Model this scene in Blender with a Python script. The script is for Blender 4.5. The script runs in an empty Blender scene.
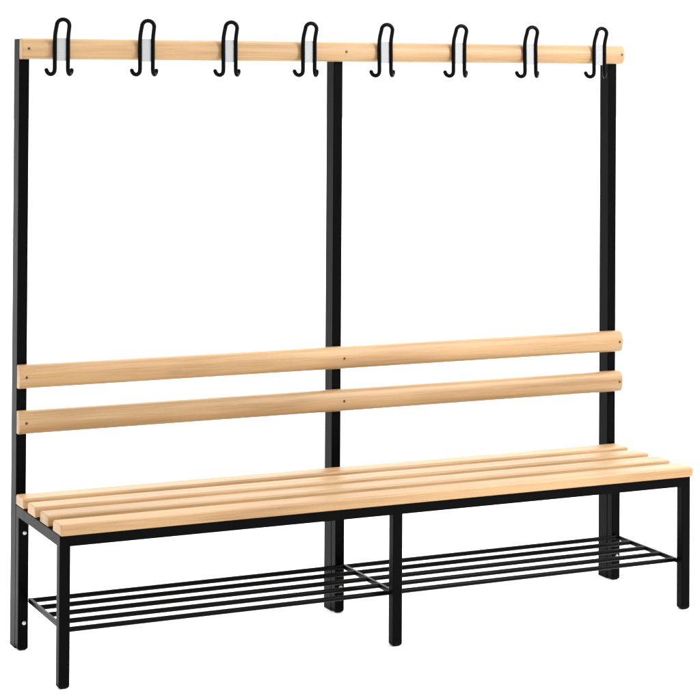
import bpy, bmesh, math, random
from mathutils import Vector, Matrix
random.seed(7)
S = bpy.context.scene
C = S.collection

# ------------------------------------------------------------------ materials
def new_mat(name):
    m = bpy.data.materials.new(name); m.use_nodes = True
    nt = m.node_tree
    b = nt.nodes['Principled BSDF']
    return m, nt, b

def wood_mat(name, c_dark, c_mid, c_light):
    m, nt, b = new_mat(name)
    N, Lk = nt.nodes, nt.links
    tc = N.new('ShaderNodeTexCoord'); oi = N.new('ShaderNodeObjectInfo')
    off = N.new('ShaderNodeVectorMath'); off.operation = 'SCALE'
    Lk.new(oi.outputs['Random'], off.inputs['Scale']); off.inputs[0].default_value = (13.7, 31.3, 23.1)
    add = N.new('ShaderNodeVectorMath'); add.operation = 'ADD'
    Lk.new(tc.outputs['Object'], add.inputs[0]); Lk.new(off.outputs[0], add.inputs[1])
    def scaled(v):
        s = N.new('ShaderNodeVectorMath'); s.operation = 'MULTIPLY'
        Lk.new(add.outputs[0], s.inputs[0]); s.inputs[1].default_value = v
        return s.outputs[0]
    # growth rings cut lengthways: bands stretched along the board
    n1 = N.new('ShaderNodeTexNoise'); n1.inputs['Scale'].default_value = 1.0
    n1.inputs['Detail'].default_value = 3; n1.inputs['Distortion'].default_value = .35
    Lk.new(scaled((1.1, 34, 34)), n1.inputs['Vector'])
    # fine fibre
    n2 = N.new('ShaderNodeTexNoise'); n2.inputs['Scale'].default_value = 1.0; n2.inputs['Detail'].default_value = 4
    Lk.new(scaled((7, 420, 420)), n2.inputs['Vector'])
    # slow colour drift along the board
    n3 = N.new('ShaderNodeTexNoise'); n3.inputs['Scale'].default_value = 1.0; n3.inputs['Detail'].default_value = 1
    Lk.new(scaled((2.2, 9, 9)), n3.inputs['Vector'])
    # short dark ray flecks
    v = N.new('ShaderNodeTexVoronoi'); v.inputs['Scale'].default_value = 1.0
    Lk.new(scaled((95, 520, 520)), v.inputs['Vector'])
    fl = N.new('ShaderNodeMapRange'); fl.inputs['From Min'].default_value = .10; fl.inputs['From Max'].default_value = .28
    fl.inputs['To Min'].default_value = .84; fl.inputs['To Max'].default_value = 1.0
    Lk.new(v.outputs['Distance'], fl.inputs['Value'])
    # a few small knots
    kv = N.new('ShaderNodeTexVoronoi'); kv.inputs['Scale'].default_value = 1.0
    Lk.new(scaled((3.4, 13, 13)), kv.inputs['Vector'])
    kf = N.new('ShaderNodeMapRange'); kf.inputs['From Min'].default_value = .035; kf.inputs['From Max'].default_value = .13
    kf.inputs['To Min'].default_value = .90; kf.inputs['To Max'].default_value = 1.0; kf.clamp = True
    Lk.new(kv.outputs['Distance'], kf.inputs['Value'])
    mixf = N.new('ShaderNodeMath'); mixf.operation = 'MULTIPLY_ADD'
    Lk.new(n2.outputs[0], mixf.inputs[0]); mixf.inputs[1].default_value = .36
    m2 = N.new('ShaderNodeMath'); m2.operation = 'MULTIPLY'
    Lk.new(n1.outputs[0], m2.inputs[0]); m2.inputs[1].default_value = .45
    Lk.new(m2.outputs[0], mixf.inputs[2])
    mx3 = N.new('ShaderNodeMath'); mx3.operation = 'MULTIPLY_ADD'
    Lk.new(n3.outputs[0], mx3.inputs[0]); mx3.inputs[1].default_value = .32
    Lk.new(mixf.outputs[0], mx3.inputs[2])
    r = N.new('ShaderNodeValToRGB')
    r.color_ramp.elements[0].position = .41; r.color_ramp.elements[0].color = (*c_dark, 1)
    r.color_ramp.elements[1].position = .66; r.color_ramp.elements[1].color = (*c_light, 1)
    e = r.color_ramp.elements.new(.53); e.color = (*c_mid, 1)
    Lk.new(mx3.outputs[0], r.inputs['Fac'])
    mm = N.new('ShaderNodeMath'); mm.operation = 'MULTIPLY'
    Lk.new(fl.outputs[0], mm.inputs[0]); Lk.new(kf.outputs[0], mm.inputs[1])
    col = N.new('ShaderNodeVectorMath'); col.operation = 'SCALE'
    Lk.new(r.outputs['Color'], col.inputs[0]); Lk.new(mm.outputs[0], col.inputs['Scale'])
    # every board has its own slight tone
    tone = N.new('ShaderNodeMapRange'); tone.inputs['To Min'].default_value = .93; tone.inputs['To Max'].default_value = 1.06
    Lk.new(oi.outputs['Random'], tone.inputs['Value'])
    c2 = N.new('ShaderNodeVectorMath'); c2.operation = 'SCALE'
    Lk.new(col.outputs[0], c2.inputs[0]); Lk.new(tone.outputs[0], c2.inputs['Scale'])
    Lk.new(c2.outputs[0], b.inputs['Base Color'])
    b.inputs['Roughness'].default_value = .48
    b.inputs['Specular IOR Level'].default_value = .5
    bp = N.new('ShaderNodeBump'); bp.inputs['Strength'].default_value = .05; bp.inputs['Distance'].default_value = .001
    Lk.new(n2.outputs[0], bp.inputs['Height']); Lk.new(bp.outputs[0], b.inputs['Normal'])
    return m

BEECH = wood_mat('lacquered_beech', (.200, .106, .036), (.262, .151, .059), (.318, .194, .086))

def paint_mat(name, base, rough, spec, grain=.06):
    m, nt, b = new_mat(name)
    N, Lk = nt.nodes, nt.links
    tc = N.new('ShaderNodeTexCoord')
    n = N.new('ShaderNodeTexNoise'); n.inputs['Scale'].default_value = 900; n.inputs['Detail'].default_value = 2
    Lk.new(tc.outputs['Object'], n.inputs['Vector'])
    n2 = N.new('ShaderNodeTexNoise'); n2.inputs['Scale'].default_value = 9; n2.inputs['Detail'].default_value = 3
    Lk.new(tc.outputs['Object'], n2.inputs['Vector'])
    rr = N.new('ShaderNodeMapRange'); rr.inputs['To Min'].default_value = rough - .06; rr.inputs['To Max'].default_value = rough + .06
    Lk.new(n2.outputs[0], rr.inputs['Value']); Lk.new(rr.outputs[0], b.inputs['Roughness'])
    bp = N.new('ShaderNodeBump'); bp.inputs['Strength'].default_value = grain; bp.inputs['Distance'].default_value = .0006
    Lk.new(n.outputs[0], bp.inputs['Height']); Lk.new(bp.outputs[0], b.inputs['Normal'])
    b.inputs['Base Color'].default_value = (*base, 1)
    b.inputs['Specular IOR Level'].default_value = spec
    return m

BLACK = paint_mat('black_powder_coat', (.0010, .0010, .0012), .34, .024)
RODPAINT = paint_mat('black_rod_coat', (.001, .001, .001), .32, .05, .03)
WIRE = paint_mat('black_wire_coat', (.0012, .0012, .0014), .30, .035, .02)
PLUG = paint_mat('black_plastic_plug', (.0015, .0015, .0015), .5, .03, .03)
PLATE = paint_mat('pale_grey_plastic', (.245, .25, .256), .42, .25, .02)
STEEL, nt, b = new_mat('zinc_plated_steel')
b.inputs['Base Color'].default_value = (.45, .45, .45, 1); b.inputs['Metallic'].default_value = .9; b.inputs['Roughness'].default_value = .35
BRASS, nt, b = new_mat('dull_screw_steel')
b.inputs['Base Color'].default_value = (.06, .042, .026, 1); b.inputs['Metallic'].default_value = .6; b.inputs['Roughness'].default_value = .5
DARK, nt, b = new_mat('screw_recess')
b.inputs['Base Color'].default_value = (.01, .01, .01, 1); b.inputs['Roughness'].default_value = .8
FLOORM, nt, b = new_mat('white_studio_floor')
N, Lk = nt.nodes, nt.links
tc = N.new('ShaderNodeTexCoord'); n = N.new('ShaderNodeTexNoise'); n.inputs['Scale'].default_value = 40
Lk.new(tc.outputs['Object'], n.inputs['Vector'])
mr = N.new('ShaderNodeMapRange'); mr.inputs['To Min'].default_value = .90; mr.inputs['To Max'].default_value = .94
Lk.new(n.outputs[0], mr.inputs['Value']); Lk.new(mr.outputs[0], b.inputs['Base Color'])
b.inputs['Roughness'].default_value = .8; b.inputs['Specular IOR Level'].default_value = .1

# ------------------------------------------------------------------ helpers
def link(name, bm, mat, parent, loc=(0, 0, 0), smooth=True, bevel=0.0, seg=2, keep=None):
    """one mesh object; geometry in bm is local to loc"""
    bmesh.ops.recalc_face_normals(bm, faces=bm.faces)
    if bevel:
        ed = [e for e in bm.edges if len(e.link_faces) == 2 and e.calc_face_angle(0) > math.radians(50)
              and not (keep is not None and all(abs(v.co.z - keep) < 1e-5 for v in e.verts))]
        bmesh.ops.bevel(bm, geom=ed, offset=bevel, segments=seg, profile=.5, affect='EDGES', clamp_overlap=True)
    me = bpy.data.meshes.new(name); bm.to_mesh(me); bm.free()
    mats = mat if isinstance(mat, (list, tuple)) else [mat]
    for m in mats: me.materials.append(m)
    if smooth:
        me.shade_auto_smooth(angle=math.radians(42)) if hasattr(me, 'shade_auto_smooth') else None
        for p in me.polygons: p.use_smooth = True
        try: me.set_sharp_from_angle(angle=math.radians(42))
        except Exception: pass
    o = bpy.data.objects.new(name, me); C.objects.link(o)
    if smooth:
        wn = o.modifiers.new('weighted_normals', 'WEIGHTED_NORMAL'); wn.mode = 'FACE_AREA'; wn.weight = 100; wn.keep_sharp = True
    o.parent = parent; o.location = loc
    return o

def dup(o, parent, loc):
    c = o.copy(); C.objects.link(c); c.parent = parent; c.location = loc
    for ch in list(o.children):
        d = ch.copy(); C.objects.link(d); d.parent = c
    return c

def bm_box(x0, x1, y0, y1, z0, z1, bm=None):
    bm = bm or bmesh.new()
    v = [bm.verts.new((x, y, z)) for x in (x0, x1) for y in (y0, y1) for z in (z0, z1)]
    for f in ((0, 1, 3, 2), (4, 6, 7, 5), (0, 4, 5, 1), (2, 3, 7, 6), (0, 2, 6, 4), (1, 5, 7, 3)):
        bm.faces.new([v[i] for i in f])
    return bm

def bm_profile(profile, stations, bm=None):
    """loft a YZ profile along X. stations: (x, inset) - inset shrinks profile (rounds the board ends)"""
    bm = bm or bmesh.new()
    cy = sum(p[0] for p in profile) / len(profile); cz = sum(p[1] for p in profile) / len(profile)
    hy = max(abs(p[0] - cy) for p in profile); hz = max(abs(p[1] - cz) for p in profile)
    rings = []
    for x, ins in stations:
        rings.append([bm.verts.new((x, cy + (p[0] - cy) * (1 - ins / hy), cz + (p[1] - cz) * (1 - ins / hz))) for p in profile])
    n = len(profile)
    for a, c in zip(rings, rings[1:]):
        for i in range(n): bm.faces.new((a[i], a[(i + 1) % n], c[(i + 1) % n], c[i]))
    bm.faces.new(rings[0]); bm.faces.new(rings[-1])
    return bm

def rounded(y0, y1, z0, z1, rad, k=6):
    """rounded rectangle; rad = radii of (y0z0, y1z0, y1z1, y0z1)"""
    pts = []
    for (cx, cz, sx, sz, r, a0) in ((y0, z0, 1, 1, rad[0], 180), (y1, z0, -1, 1, rad[1], 270), (y1, z1, -1, -1, rad[2], 0), (y0, z1, 1, -1, rad[3], 90)):
        for i in range(k + 1):
            a = math.radians(a0 + 90 * i / k)
            pts.append((cx + sx * r + r * math.cos(a), cz + sz * r + r * math.sin(a)))
    return pts

def end_stations(x0, x1, r, k=4, n=8, r1=None):
    r1 = r1 or r
    s = [(x0 + r - r * math.cos(a), r - r * math.sin(a)) for a in [math.pi / 2 * i / k for i in range(k + 1)]]
    s2 = [(x1 - r1 + r1 * math.cos(a), r1 - r1 * math.sin(a)) for a in [math.pi / 2 * i / k for i in range(k, -1, -1)]]
    mid = [(x0 + r + (x1 - x0 - r - r1) * j / n, 0) for j in range(1, n)]
    return s + mid + s2

def bm_tube(pts, r, seg=14, bm=None, caps=True, ball=True):
    bm = bm or bmesh.new()
    pts = [Vector(p) for p in pts]
    # round ends
    rr = [r] * len(pts)
    if ball:
        d0 = (pts[0] - pts[1]).normalized(); d1 = (pts[-1] - pts[-2]).normalized()
        pre, prr, post, por = [], [], [], []
        for i in range(4):
            a = math.pi / 2 * (i + .4) / 4.4
            pre.append(pts[0] + d0 * r * math.cos(a)); prr.append(r * math.sin(a))
            a2 = math.pi / 2 * (i + 1) / 4.4
            post.append(pts[-1] + d1 * r * math.sin(a2)); por.append(r * math.cos(a2))
        pts = pre + pts + post; rr = prr + rr + por
    t = (pts[1] - pts[0]).normalized()
    u = t.orthogonal().normalized()
    rings = []
    for i, p in enumerate(pts):
        if i == 0: nt_ = (pts[1] - p).normalized()
        elif i == len(pts) - 1: nt_ = (p - pts[i - 1]).normalized()
        else: nt_ = (pts[i + 1] - pts[i - 1]).normalized()
        q = t.rotation_difference(nt_); u = (q @ u).normalized(); t = nt_
        w = t.cross(u)
        rings.append([bm.verts.new(p + (u * math.cos(2 * math.pi * k / seg) + w * math.sin(2 * math.pi * k / seg)) * rr[i]) for k in range(seg)])
    for a, c in zip(rings, rings[1:]):
        for k in range(seg): bm.faces.new((a[k], a[(k + 1) % seg], c[(k + 1) % seg], c[k]))
    if caps: bm.faces.new(rings[0]); bm.faces.new(rings[-1])
    return bm

def spline(P, n=8):
    P = [Vector(p) for p in P]; out = []
    for i in range(len(P) - 1):
        p0 = P[max(i - 1, 0)]; p1 = P[i]; p2 = P[i + 1]; p3 = P[min(i + 2, len(P) - 1)]
        for k in range(n):
            t = k / n
            out.append(.5 * ((2 * p1) + (p2 - p0) * t + (2 * p0 - 5 * p1 + 4 * p2 - p3) * t * t + (3 * p1 - p0 - 3 * p2 + p3) * t ** 3))
    out.append(P[-1]); return out

def bm_lathe_y(prof, seg=20, bm=None):
    """rings (radius, y) about the Y axis"""
    bm = bm or bmesh.new(); rings = []
    for r, y in prof:
        rings.append([bm.verts.new((r * math.cos(2 * math.pi * k / seg), y, r * math.sin(2 * math.pi * k / seg))) for k in range(seg)])
    for a, c in zip(rings, rings[1:]):
        for k in range(seg): bm.faces.new((a[k], a[(k + 1) % seg], c[(k + 1) % seg], c[k]))
    bm.faces.new(rings[0]); bm.faces.new(rings[-1])
    return bm

# ------------------------------------------------------------------ dimensions (metres), X along the bench, Y towards its back
L, W, D, P = 2.0, .030, .4213, .054
HF, HR = .4062, .3761            # top and underside of the seat frame
HT = 1.7225                      # top of the rear posts
XM = L / 2 - W / 2
bench = bpy.data.objects.new('cloakroom_bench', None); C.objects.link(bench)
bench.location = (L / 2, D / 2, 0)
bench['label'] = 'long beech slatted cloakroom bench with black steel frame, shoe rack and eight coat hooks'
bench['category'] = 'bench'
B0 = Vector(bench.location)
def loc(x, y, z): return Vector((x, y, z)) - B0

# seat frame : one welded ring of square tube with a middle cross tube
bm = bmesh.new()
xs = [0, W, XM, XM + W, L - W, L]; ys = [0, W, D - W, D]
fill = lambda i, j: 0 <= i < 5 and 0 <= j < 3 and (j in (0, 2) or i in (0, 2, 4))
vd = {}
def gv(x, y, z):
    k = (round(x, 5), round(y, 5), round(z, 5))
    if k not in vd: vd[k] = bm.verts.new(k)
    return vd[k]
for i in range(5):
    for j in range(3):
        if not fill(i, j): continue
        a, b_, c_, d_ = xs[i], xs[i + 1], ys[j], ys[j + 1]
        for z in (HR, HF): bm.faces.new([gv(a, c_, z), gv(b_, c_, z), gv(b_, d_, z), gv(a, d_, z)])
        for (di, dj, p, q_) in ((-1, 0, (a, c_), (a, d_)), (1, 0, (b_, c_), (b_, d_)), (0, -1, (a, c_), (b_, c_)), (0, 1, (a, d_), (b_, d_))):
            if not fill(i + di, j + dj): bm.faces.new([gv(*p, HR), gv(*q_, HR), gv(*q_, HF), gv(*p, HF)])
bmesh.ops.recalc_face_normals(bm, faces=bm.faces)
bmesh.ops.dissolve_limit(bm, angle_limit=.01, verts=bm.verts, edges=bm.edges)
bmesh.ops.translate(bm, verts=bm.verts, vec=-B0 - Vector((0, 0, HR)) + Vector((0, 0, 0)))
link('seat_frame', bm, BLACK, bench, (0, 0, HR), bevel=.0026, keep=HR - HR)

# legs (front and rear), each with a rounded plastic foot plug
def leg_bm():
    bm = bmesh.new(); h = W / 2; z0, z1 = .013, HR - .00005
    ring = rounded(-h, h, -h, h, (.0028,) * 4, 3)
    lo = [bm.verts.new((x, y, z0)) for x, y in ring]; hi = [bm.verts.new((x, y, z1)) for x, y in ring]
    n = len(ring)
    for i in range(n): bm.faces.new((lo[i], lo[(i + 1) % n], hi[(i + 1) % n], hi[i]))
    bm.faces.new(lo); bm.faces.new(hi)
    return bm
def plug_bm(h, hy=None, z1=.0128, r=.010):
    hy = hy or h; bm = bmesh.new(); rings = []
    for k in range(7):
        a = math.pi / 2 * k / 6; ins = r * (1 - math.sin(a)); z = r * (1 - math.cos(a)) * .95
        rings.append((ins, z))
    rings.append((0, z1))
    R_ = []
    for ins, z in rings:
        R_.append([bm.verts.new((x, y, z)) for x, y in rounded(-h + ins, h - ins, -hy + ins, hy - ins, (.0028,) * 4, 3)])
    n = len(R_[0])
    for a, c in zip(R_, R_[1:]):
        for i in range(n): bm.faces.new((a[i], a[(i + 1) % n], c[(i + 1) % n], c[i]))
    bm.faces.new(R_[0]); bm.faces.new(R_[-1])
    return bm
leg0 = None
legs = {}
for (x, row) in ((W / 2, 'f'), (L / 2, 'f'), (L - W / 2, 'f')):
    p = loc(x, W / 2, 0)
    if leg0 is None:
        leg0 = link('leg', leg_bm(), BLACK, bench, p)
        link('foot_plug', plug_bm(W / 2), PLUG, leg0)
    else: dup(leg0, bench, p)
# rear legs carry the two bolts that hold them to the posts
def bolt_bm():
    return bm_lathe_y([(.0001, -.0052), (.0026, -.0051), (.0046, -.0040), (.0058, -.0018), (.0060, -.0006), (.0060, .0008)], 18)
rleg0 = None
for x in (W / 2, L / 2, L - W / 2):
    p = loc(x, D - W / 2 - .0004, 0)
    if rleg0 is None:
        rleg0 = link('leg', leg_bm(), BLACK, bench, p)
        link('foot_plug', plug_bm(W / 2), PLUG, rleg0)
        for z in (.331, .0775):
            link('bolt', bolt_bm(), STEEL, rleg0, (.0022, -W / 2, z))
    else: dup(rleg0, bench, p)
# rear posts
def post_bm():
    bm = bmesh.new(); z0, z1 = .006, HT
    ring = rounded(-W / 2, W / 2, -P / 2, P / 2, (.0028,) * 4, 3); n = len(ring)
    lo = [bm.verts.new((x, y, z0)) for x, y in ring]; hi = [bm.verts.new((x, y, z1)) for x, y in ring]
    for i in range(n): bm.faces.new((lo[i], lo[(i + 1) % n], hi[(i + 1) % n], hi[i]))
    bm.faces.new(lo); bm.faces.new(hi)
    return bm
post0 = None
for x in (W / 2, L / 2, L - W / 2):
    p = loc(x, D + P / 2 + .0004, 0)
    if post0 is None:
        post0 = link('post', post_bm(), BLACK, bench, p)
        link('foot_plug', plug_bm(W / 2, P / 2, .0058, .0022), PLUG, post0)
        cb = bmesh.new(); bm_box(-W / 2, W / 2, -P / 2, P / 2, 0, .003, cb)
        link('end_cap', cb, PLUG, post0, (0, 0, HT + .0003), bevel=.0012)
    else: dup(post0, bench, p)

# seat slats
for y0, y1 in ((.347, .4205), (.229, .3025), (.1112, .1847), (-.0115, .0635)):
    dx = random.uniform(-.0006, .0006)
    cy = (y0 + y1) / 2; hw = (y1 - y0) / 2
    bm = bm_profile(rounded(-hw, hw, 0, .0298, (.003, .003, .0075, .0065), 8), end_stations(-1.0025, 1.0022, .0032, r1=.008))
    link('seat_slat', bm, BEECH, bench, loc(1.0025 + dx, cy, HF + .0005))

# back rails and hook rail : flat back, rounded front, with countersunk screws
def rail(name, z0, z1, x0, x1, xscrews):
    h = (z1 - z0) / 2; T = .0250
    prof = []
    base = rounded(-T, 0, -h, h, (.011, .003, .003, .011), 8)
    for y, z in base:   # bulge the front face a little
        if y < -T + .0111: y -= .0090 * (1 - (z / h) ** 2)
        prof.append((y, z))
    # add points on the front face so the bulge is round
    out = []
    for i, (y, z) in enumerate(prof):
        out.append((y, z))
        y2, z2 = prof[(i + 1) % len(prof)]
        if abs(z2 - z) > .02 and y < -.02 and y2 < -.02:
            for k in range(1, 8):
                zz = z + (z2 - z) * k / 8
                out.append((-T - .0090 * (1 - (zz / h) ** 2), zz))
    hl = (x1 - x0) / 2; cx = (x0 + x1) / 2
    bm = bm_profile(out, end_stations(-hl, hl, .0025, 3))
    r = link(name, bm, BEECH, bench, loc(cx, D - .0006, (z0 + z1) / 2))
    for xs_ in xscrews:
        bm = bm_lathe_y([(.0001, -.0006), (.0016, -.0004), (.0018, -.0014), (.0036, -.0012), (.0041, .0002), (.0041, .003)], 18)
        link('screw', bm, BRASS, r, (xs_ - cx, -T - .0089, 0))
    return r
rail('back_rail', .7352, .8020, -.0005, 2.0065, (.0190, 1.0092, 1.9935))
rail('back_rail', .6068, .6724, -.0005, 2.0065, (.0195, 1.0098, 1.9935))
rail('hook_rail', 1.6680, 1.7282, -.0005, 2.0075, (.0185, 1.0105, 1.9975))

# coat hooks : one bent wire each, on a pale plate clipped over the front of the hook rail
YF = D - .0006 - .0250 - .0090                      # front of the hook rail
def hook_curve():
    a = .0195; R = .0185
    up = []
    # left lower curl (outwards and back), prong, arch leaning forward, prong, right lower curl
    half = [(-a - .0178, .0215, .0140), (-a - .0160, .0190, .0082), (-a - .0122, .0145, .0036), (-a - .0070, .0078, .0024),
            (-a - .0018, .0015, .0074), (-a, 0, .0175), (-a, 0, .0400), (-a, 0, .0750), (-a, 0, .1010),
            (-a, -.0038, .1180), (-a + .0004, -.0105, .1330), (-a + .0010, -.0140, .1410)]
    arch = []
    for k in range(1, 8):
        t = math.pi * (1 - k / 8)
        arch.append((.0185 * math.cos(t), -.0143, .1410 + .0170 * math.sin(t)))
    other = [(-x, y, z) for x, y, z in reversed(half)]
    return spline(half + arch + other, 5)
hk0 = None
PY = YF - .0066
for xc in (.1131, .3694, .6289, .8847, 1.1416, 1.3972, 1.6543, 1.9095):
    p = loc(xc - .0018 - .0006 * xc + random.uniform(-.0005, .0005), PY, 1.6238 + random.uniform(-.0006, .0006))
    if hk0 is None:
        hk0 = link('coat_hook', bm_tube(hook_curve(), .0060, 14), WIRE, bench, p)
        pb = bmesh.new(); bm_box(-.0175, .0175, .0008, .0052, .0400, .1055, pb)
        link('mounting_plate', pb, PLATE, hk0, bevel=.0009)
    else:
        h = dup(hk0, bench, p)
        h.rotation_euler = (random.uniform(-.006, .006), random.uniform(-.012, .012), random.uniform(-.03, .03))

# shoe rack : five round rods welded between three cross bars
ZS = .1405
rack = bpy.data.objects.new('shoe_rack', None); C.objects.link(rack); rack.parent = bench; rack.location = loc(1.0, .21, ZS)
XB = (.0336, 1.0115, 1.9845)
rod0 = None
for y in (.0585, .1400, .2218, .3035, .3838):
    bm = None
    if rod0 is None:
        pts = [(XB[0] - 1.0 + (XB[2] - XB[0]) * i / 12, 0, 0) for i in range(13)]
        rod0 = link('rack_rod', bm_tube(pts, .0070, 16, ball=False), RODPAINT, rack, (0, y - .21, 0))
    else: dup(rod0, rack, (0, y - .21, 0))
bar0 = None
for x in XB:
    if bar0 is None:
        bm = bm_box(-.0050, .0050, .0305 - .21, D - W - .0012 - .21, -.0068, .0068)
        bar0 = link('cross_bar', bm, RODPAINT, rack, (x - 1.0, 0, 0), bevel=.0022)
    else: dup(bar0, rack, (x - 1.0, 0, 0))

# ------------------------------------------------------------------ setting
bm = bmesh.new()
for x, y in ((-60, -60), (60, -60), (60, 60), (-60, 60)): bm.verts.new((x, y, 0))
bm.faces.new(bm.verts)
fl = link('floor', bm, FLOORM, None, (0, 0, 0), smooth=False)
fl['kind'] = 'structure'
fl['label'] = 'plain white studio floor under the bench'

# ------------------------------------------------------------------ light : white studio surround + one softbox
w = bpy.data.worlds.new('World'); S.world = w; w.use_nodes = True
nt = w.node_tree; N, Lk = nt.nodes, nt.links
bg = N['Background']
tc = N.new('ShaderNodeTexCoord'); sp = N.new('ShaderNodeSeparateXYZ'); Lk.new(tc.outputs['Generated'], sp.inputs[0])
ry = N.new('ShaderNodeMapRange'); ry.interpolation_type = 'SMOOTHSTEP'
ry.inputs['From Min'].default_value = -.75; ry.inputs['From Max'].default_value = .45
ry.inputs['To Min'].default_value = .25; ry.inputs['To Max'].default_value = 1.25
Lk.new(sp.outputs['Y'], ry.inputs['Value'])
rz = N.new('ShaderNodeMapRange'); rz.interpolation_type = 'SMOOTHSTEP'
rz.inputs['From Min'].default_value = .02; rz.inputs['From Max'].default_value = .42
rz.inputs['To Min'].default_value = .0; rz.inputs['To Max'].default_value = 3.0
Lk.new(sp.outputs['Z'], rz.inputs['Value'])
mx = N.new('ShaderNodeMath'); mx.operation = 'MAXIMUM'; Lk.new(ry.outputs[0], mx.inputs[0])
hi = N.new('ShaderNodeMath'); hi.operation = 'MULTIPLY_ADD'; Lk.new(sp.outputs['Y'], hi.inputs[0]); hi.inputs[1].default_value = .30; hi.inputs[2].default_value = 1.0
hm = N.new('ShaderNodeMath'); hm.operation = 'MULTIPLY'; Lk.new(rz.outputs[0], hm.inputs[0]); Lk.new(hi.outputs[0], hm.inputs[1])
wx = N.new('ShaderNodeMapRange'); wx.inputs['From Min'].default_value = .15; wx.inputs['From Max'].default_value = .6
wx.inputs['To Min'].default_value = .85; wx.inputs['To Max'].default_value = 1.35
Lk.new(sp.outputs['X'], wx.inputs['Value'])
hx = N.new('ShaderNodeMath'); hx.operation = 'MULTIPLY'; Lk.new(hm.outputs[0], hx.inputs[0]); Lk.new(wx.outputs[0], hx.inputs[1])
Lk.new(hx.outputs[0], mx.inputs[1])
sc = N.new('ShaderNodeMath'); sc.operation = 'MULTIPLY'; Lk.new(mx.outputs[0], sc.inputs[0]); sc.inputs[1].default_value = 1.0
bg.inputs['Color'].default_value = (1, 1, 1, 1)
Lk.new(sc.outputs[0], bg.inputs['Strength'])

ld = bpy.data.lights.new('softbox_lamp', 'AREA'); ld.shape = 'RECTANGLE'; ld.size = .7; ld.size_y = .7
ld.energy = 118; ld.color = (1, .985, .96)
lo = bpy.data.objects.new('softbox_lamp', ld); C.objects.link(lo)
lo.location = (2.95, -2.25, 2.45)
lo.rotation_euler = (Vector((1.1, .2, .8)) - Vector(lo.location)).to_track_quat('-Z', 'Y').to_euler()

# ------------------------------------------------------------------ camera
cam = bpy.data.cameras.new('camera'); co = bpy.data.objects.new('camera', cam); C.objects.link(co)
yaw, pitch, roll, f = -.4342, .0130, .0057, 2012.26
cy, sy = math.cos(yaw), math.sin(yaw)
fw = Vector((-sy, cy, 0)); rt = Vector((cy, sy, 0)); up = Vector((0, 0, 1))
cp, s_ = math.cos(pitch), math.sin(pitch)
fw2 = fw * cp + up * s_; up2 = up * cp - fw * s_
cr, sr = math.cos(roll), math.sin(roll)
rt3 = rt * cr + up2 * sr; up3 = up2 * cr - rt * sr
M = Matrix((rt3, up3, -fw2)).transposed().to_4x4()
M.translation = Vector((-1.5868, -5.1441, 1.6365))
co.matrix_world = M
cam.sensor_width = 36; cam.sensor_fit = 'HORIZONTAL'
cam.lens = f / 700 * 36
cam.shift_x = 13.18 / 700; cam.shift_y = -304.09 / 700
cam.clip_start = .05; cam.clip_end = 500
S.camera = co

S.render.resolution_x = S.render.resolution_y = 1024
S.view_settings.view_transform = 'Standard'; S.view_settings.look = 'None'
S.view_settings.exposure = 0; S.view_settings.gamma = 1
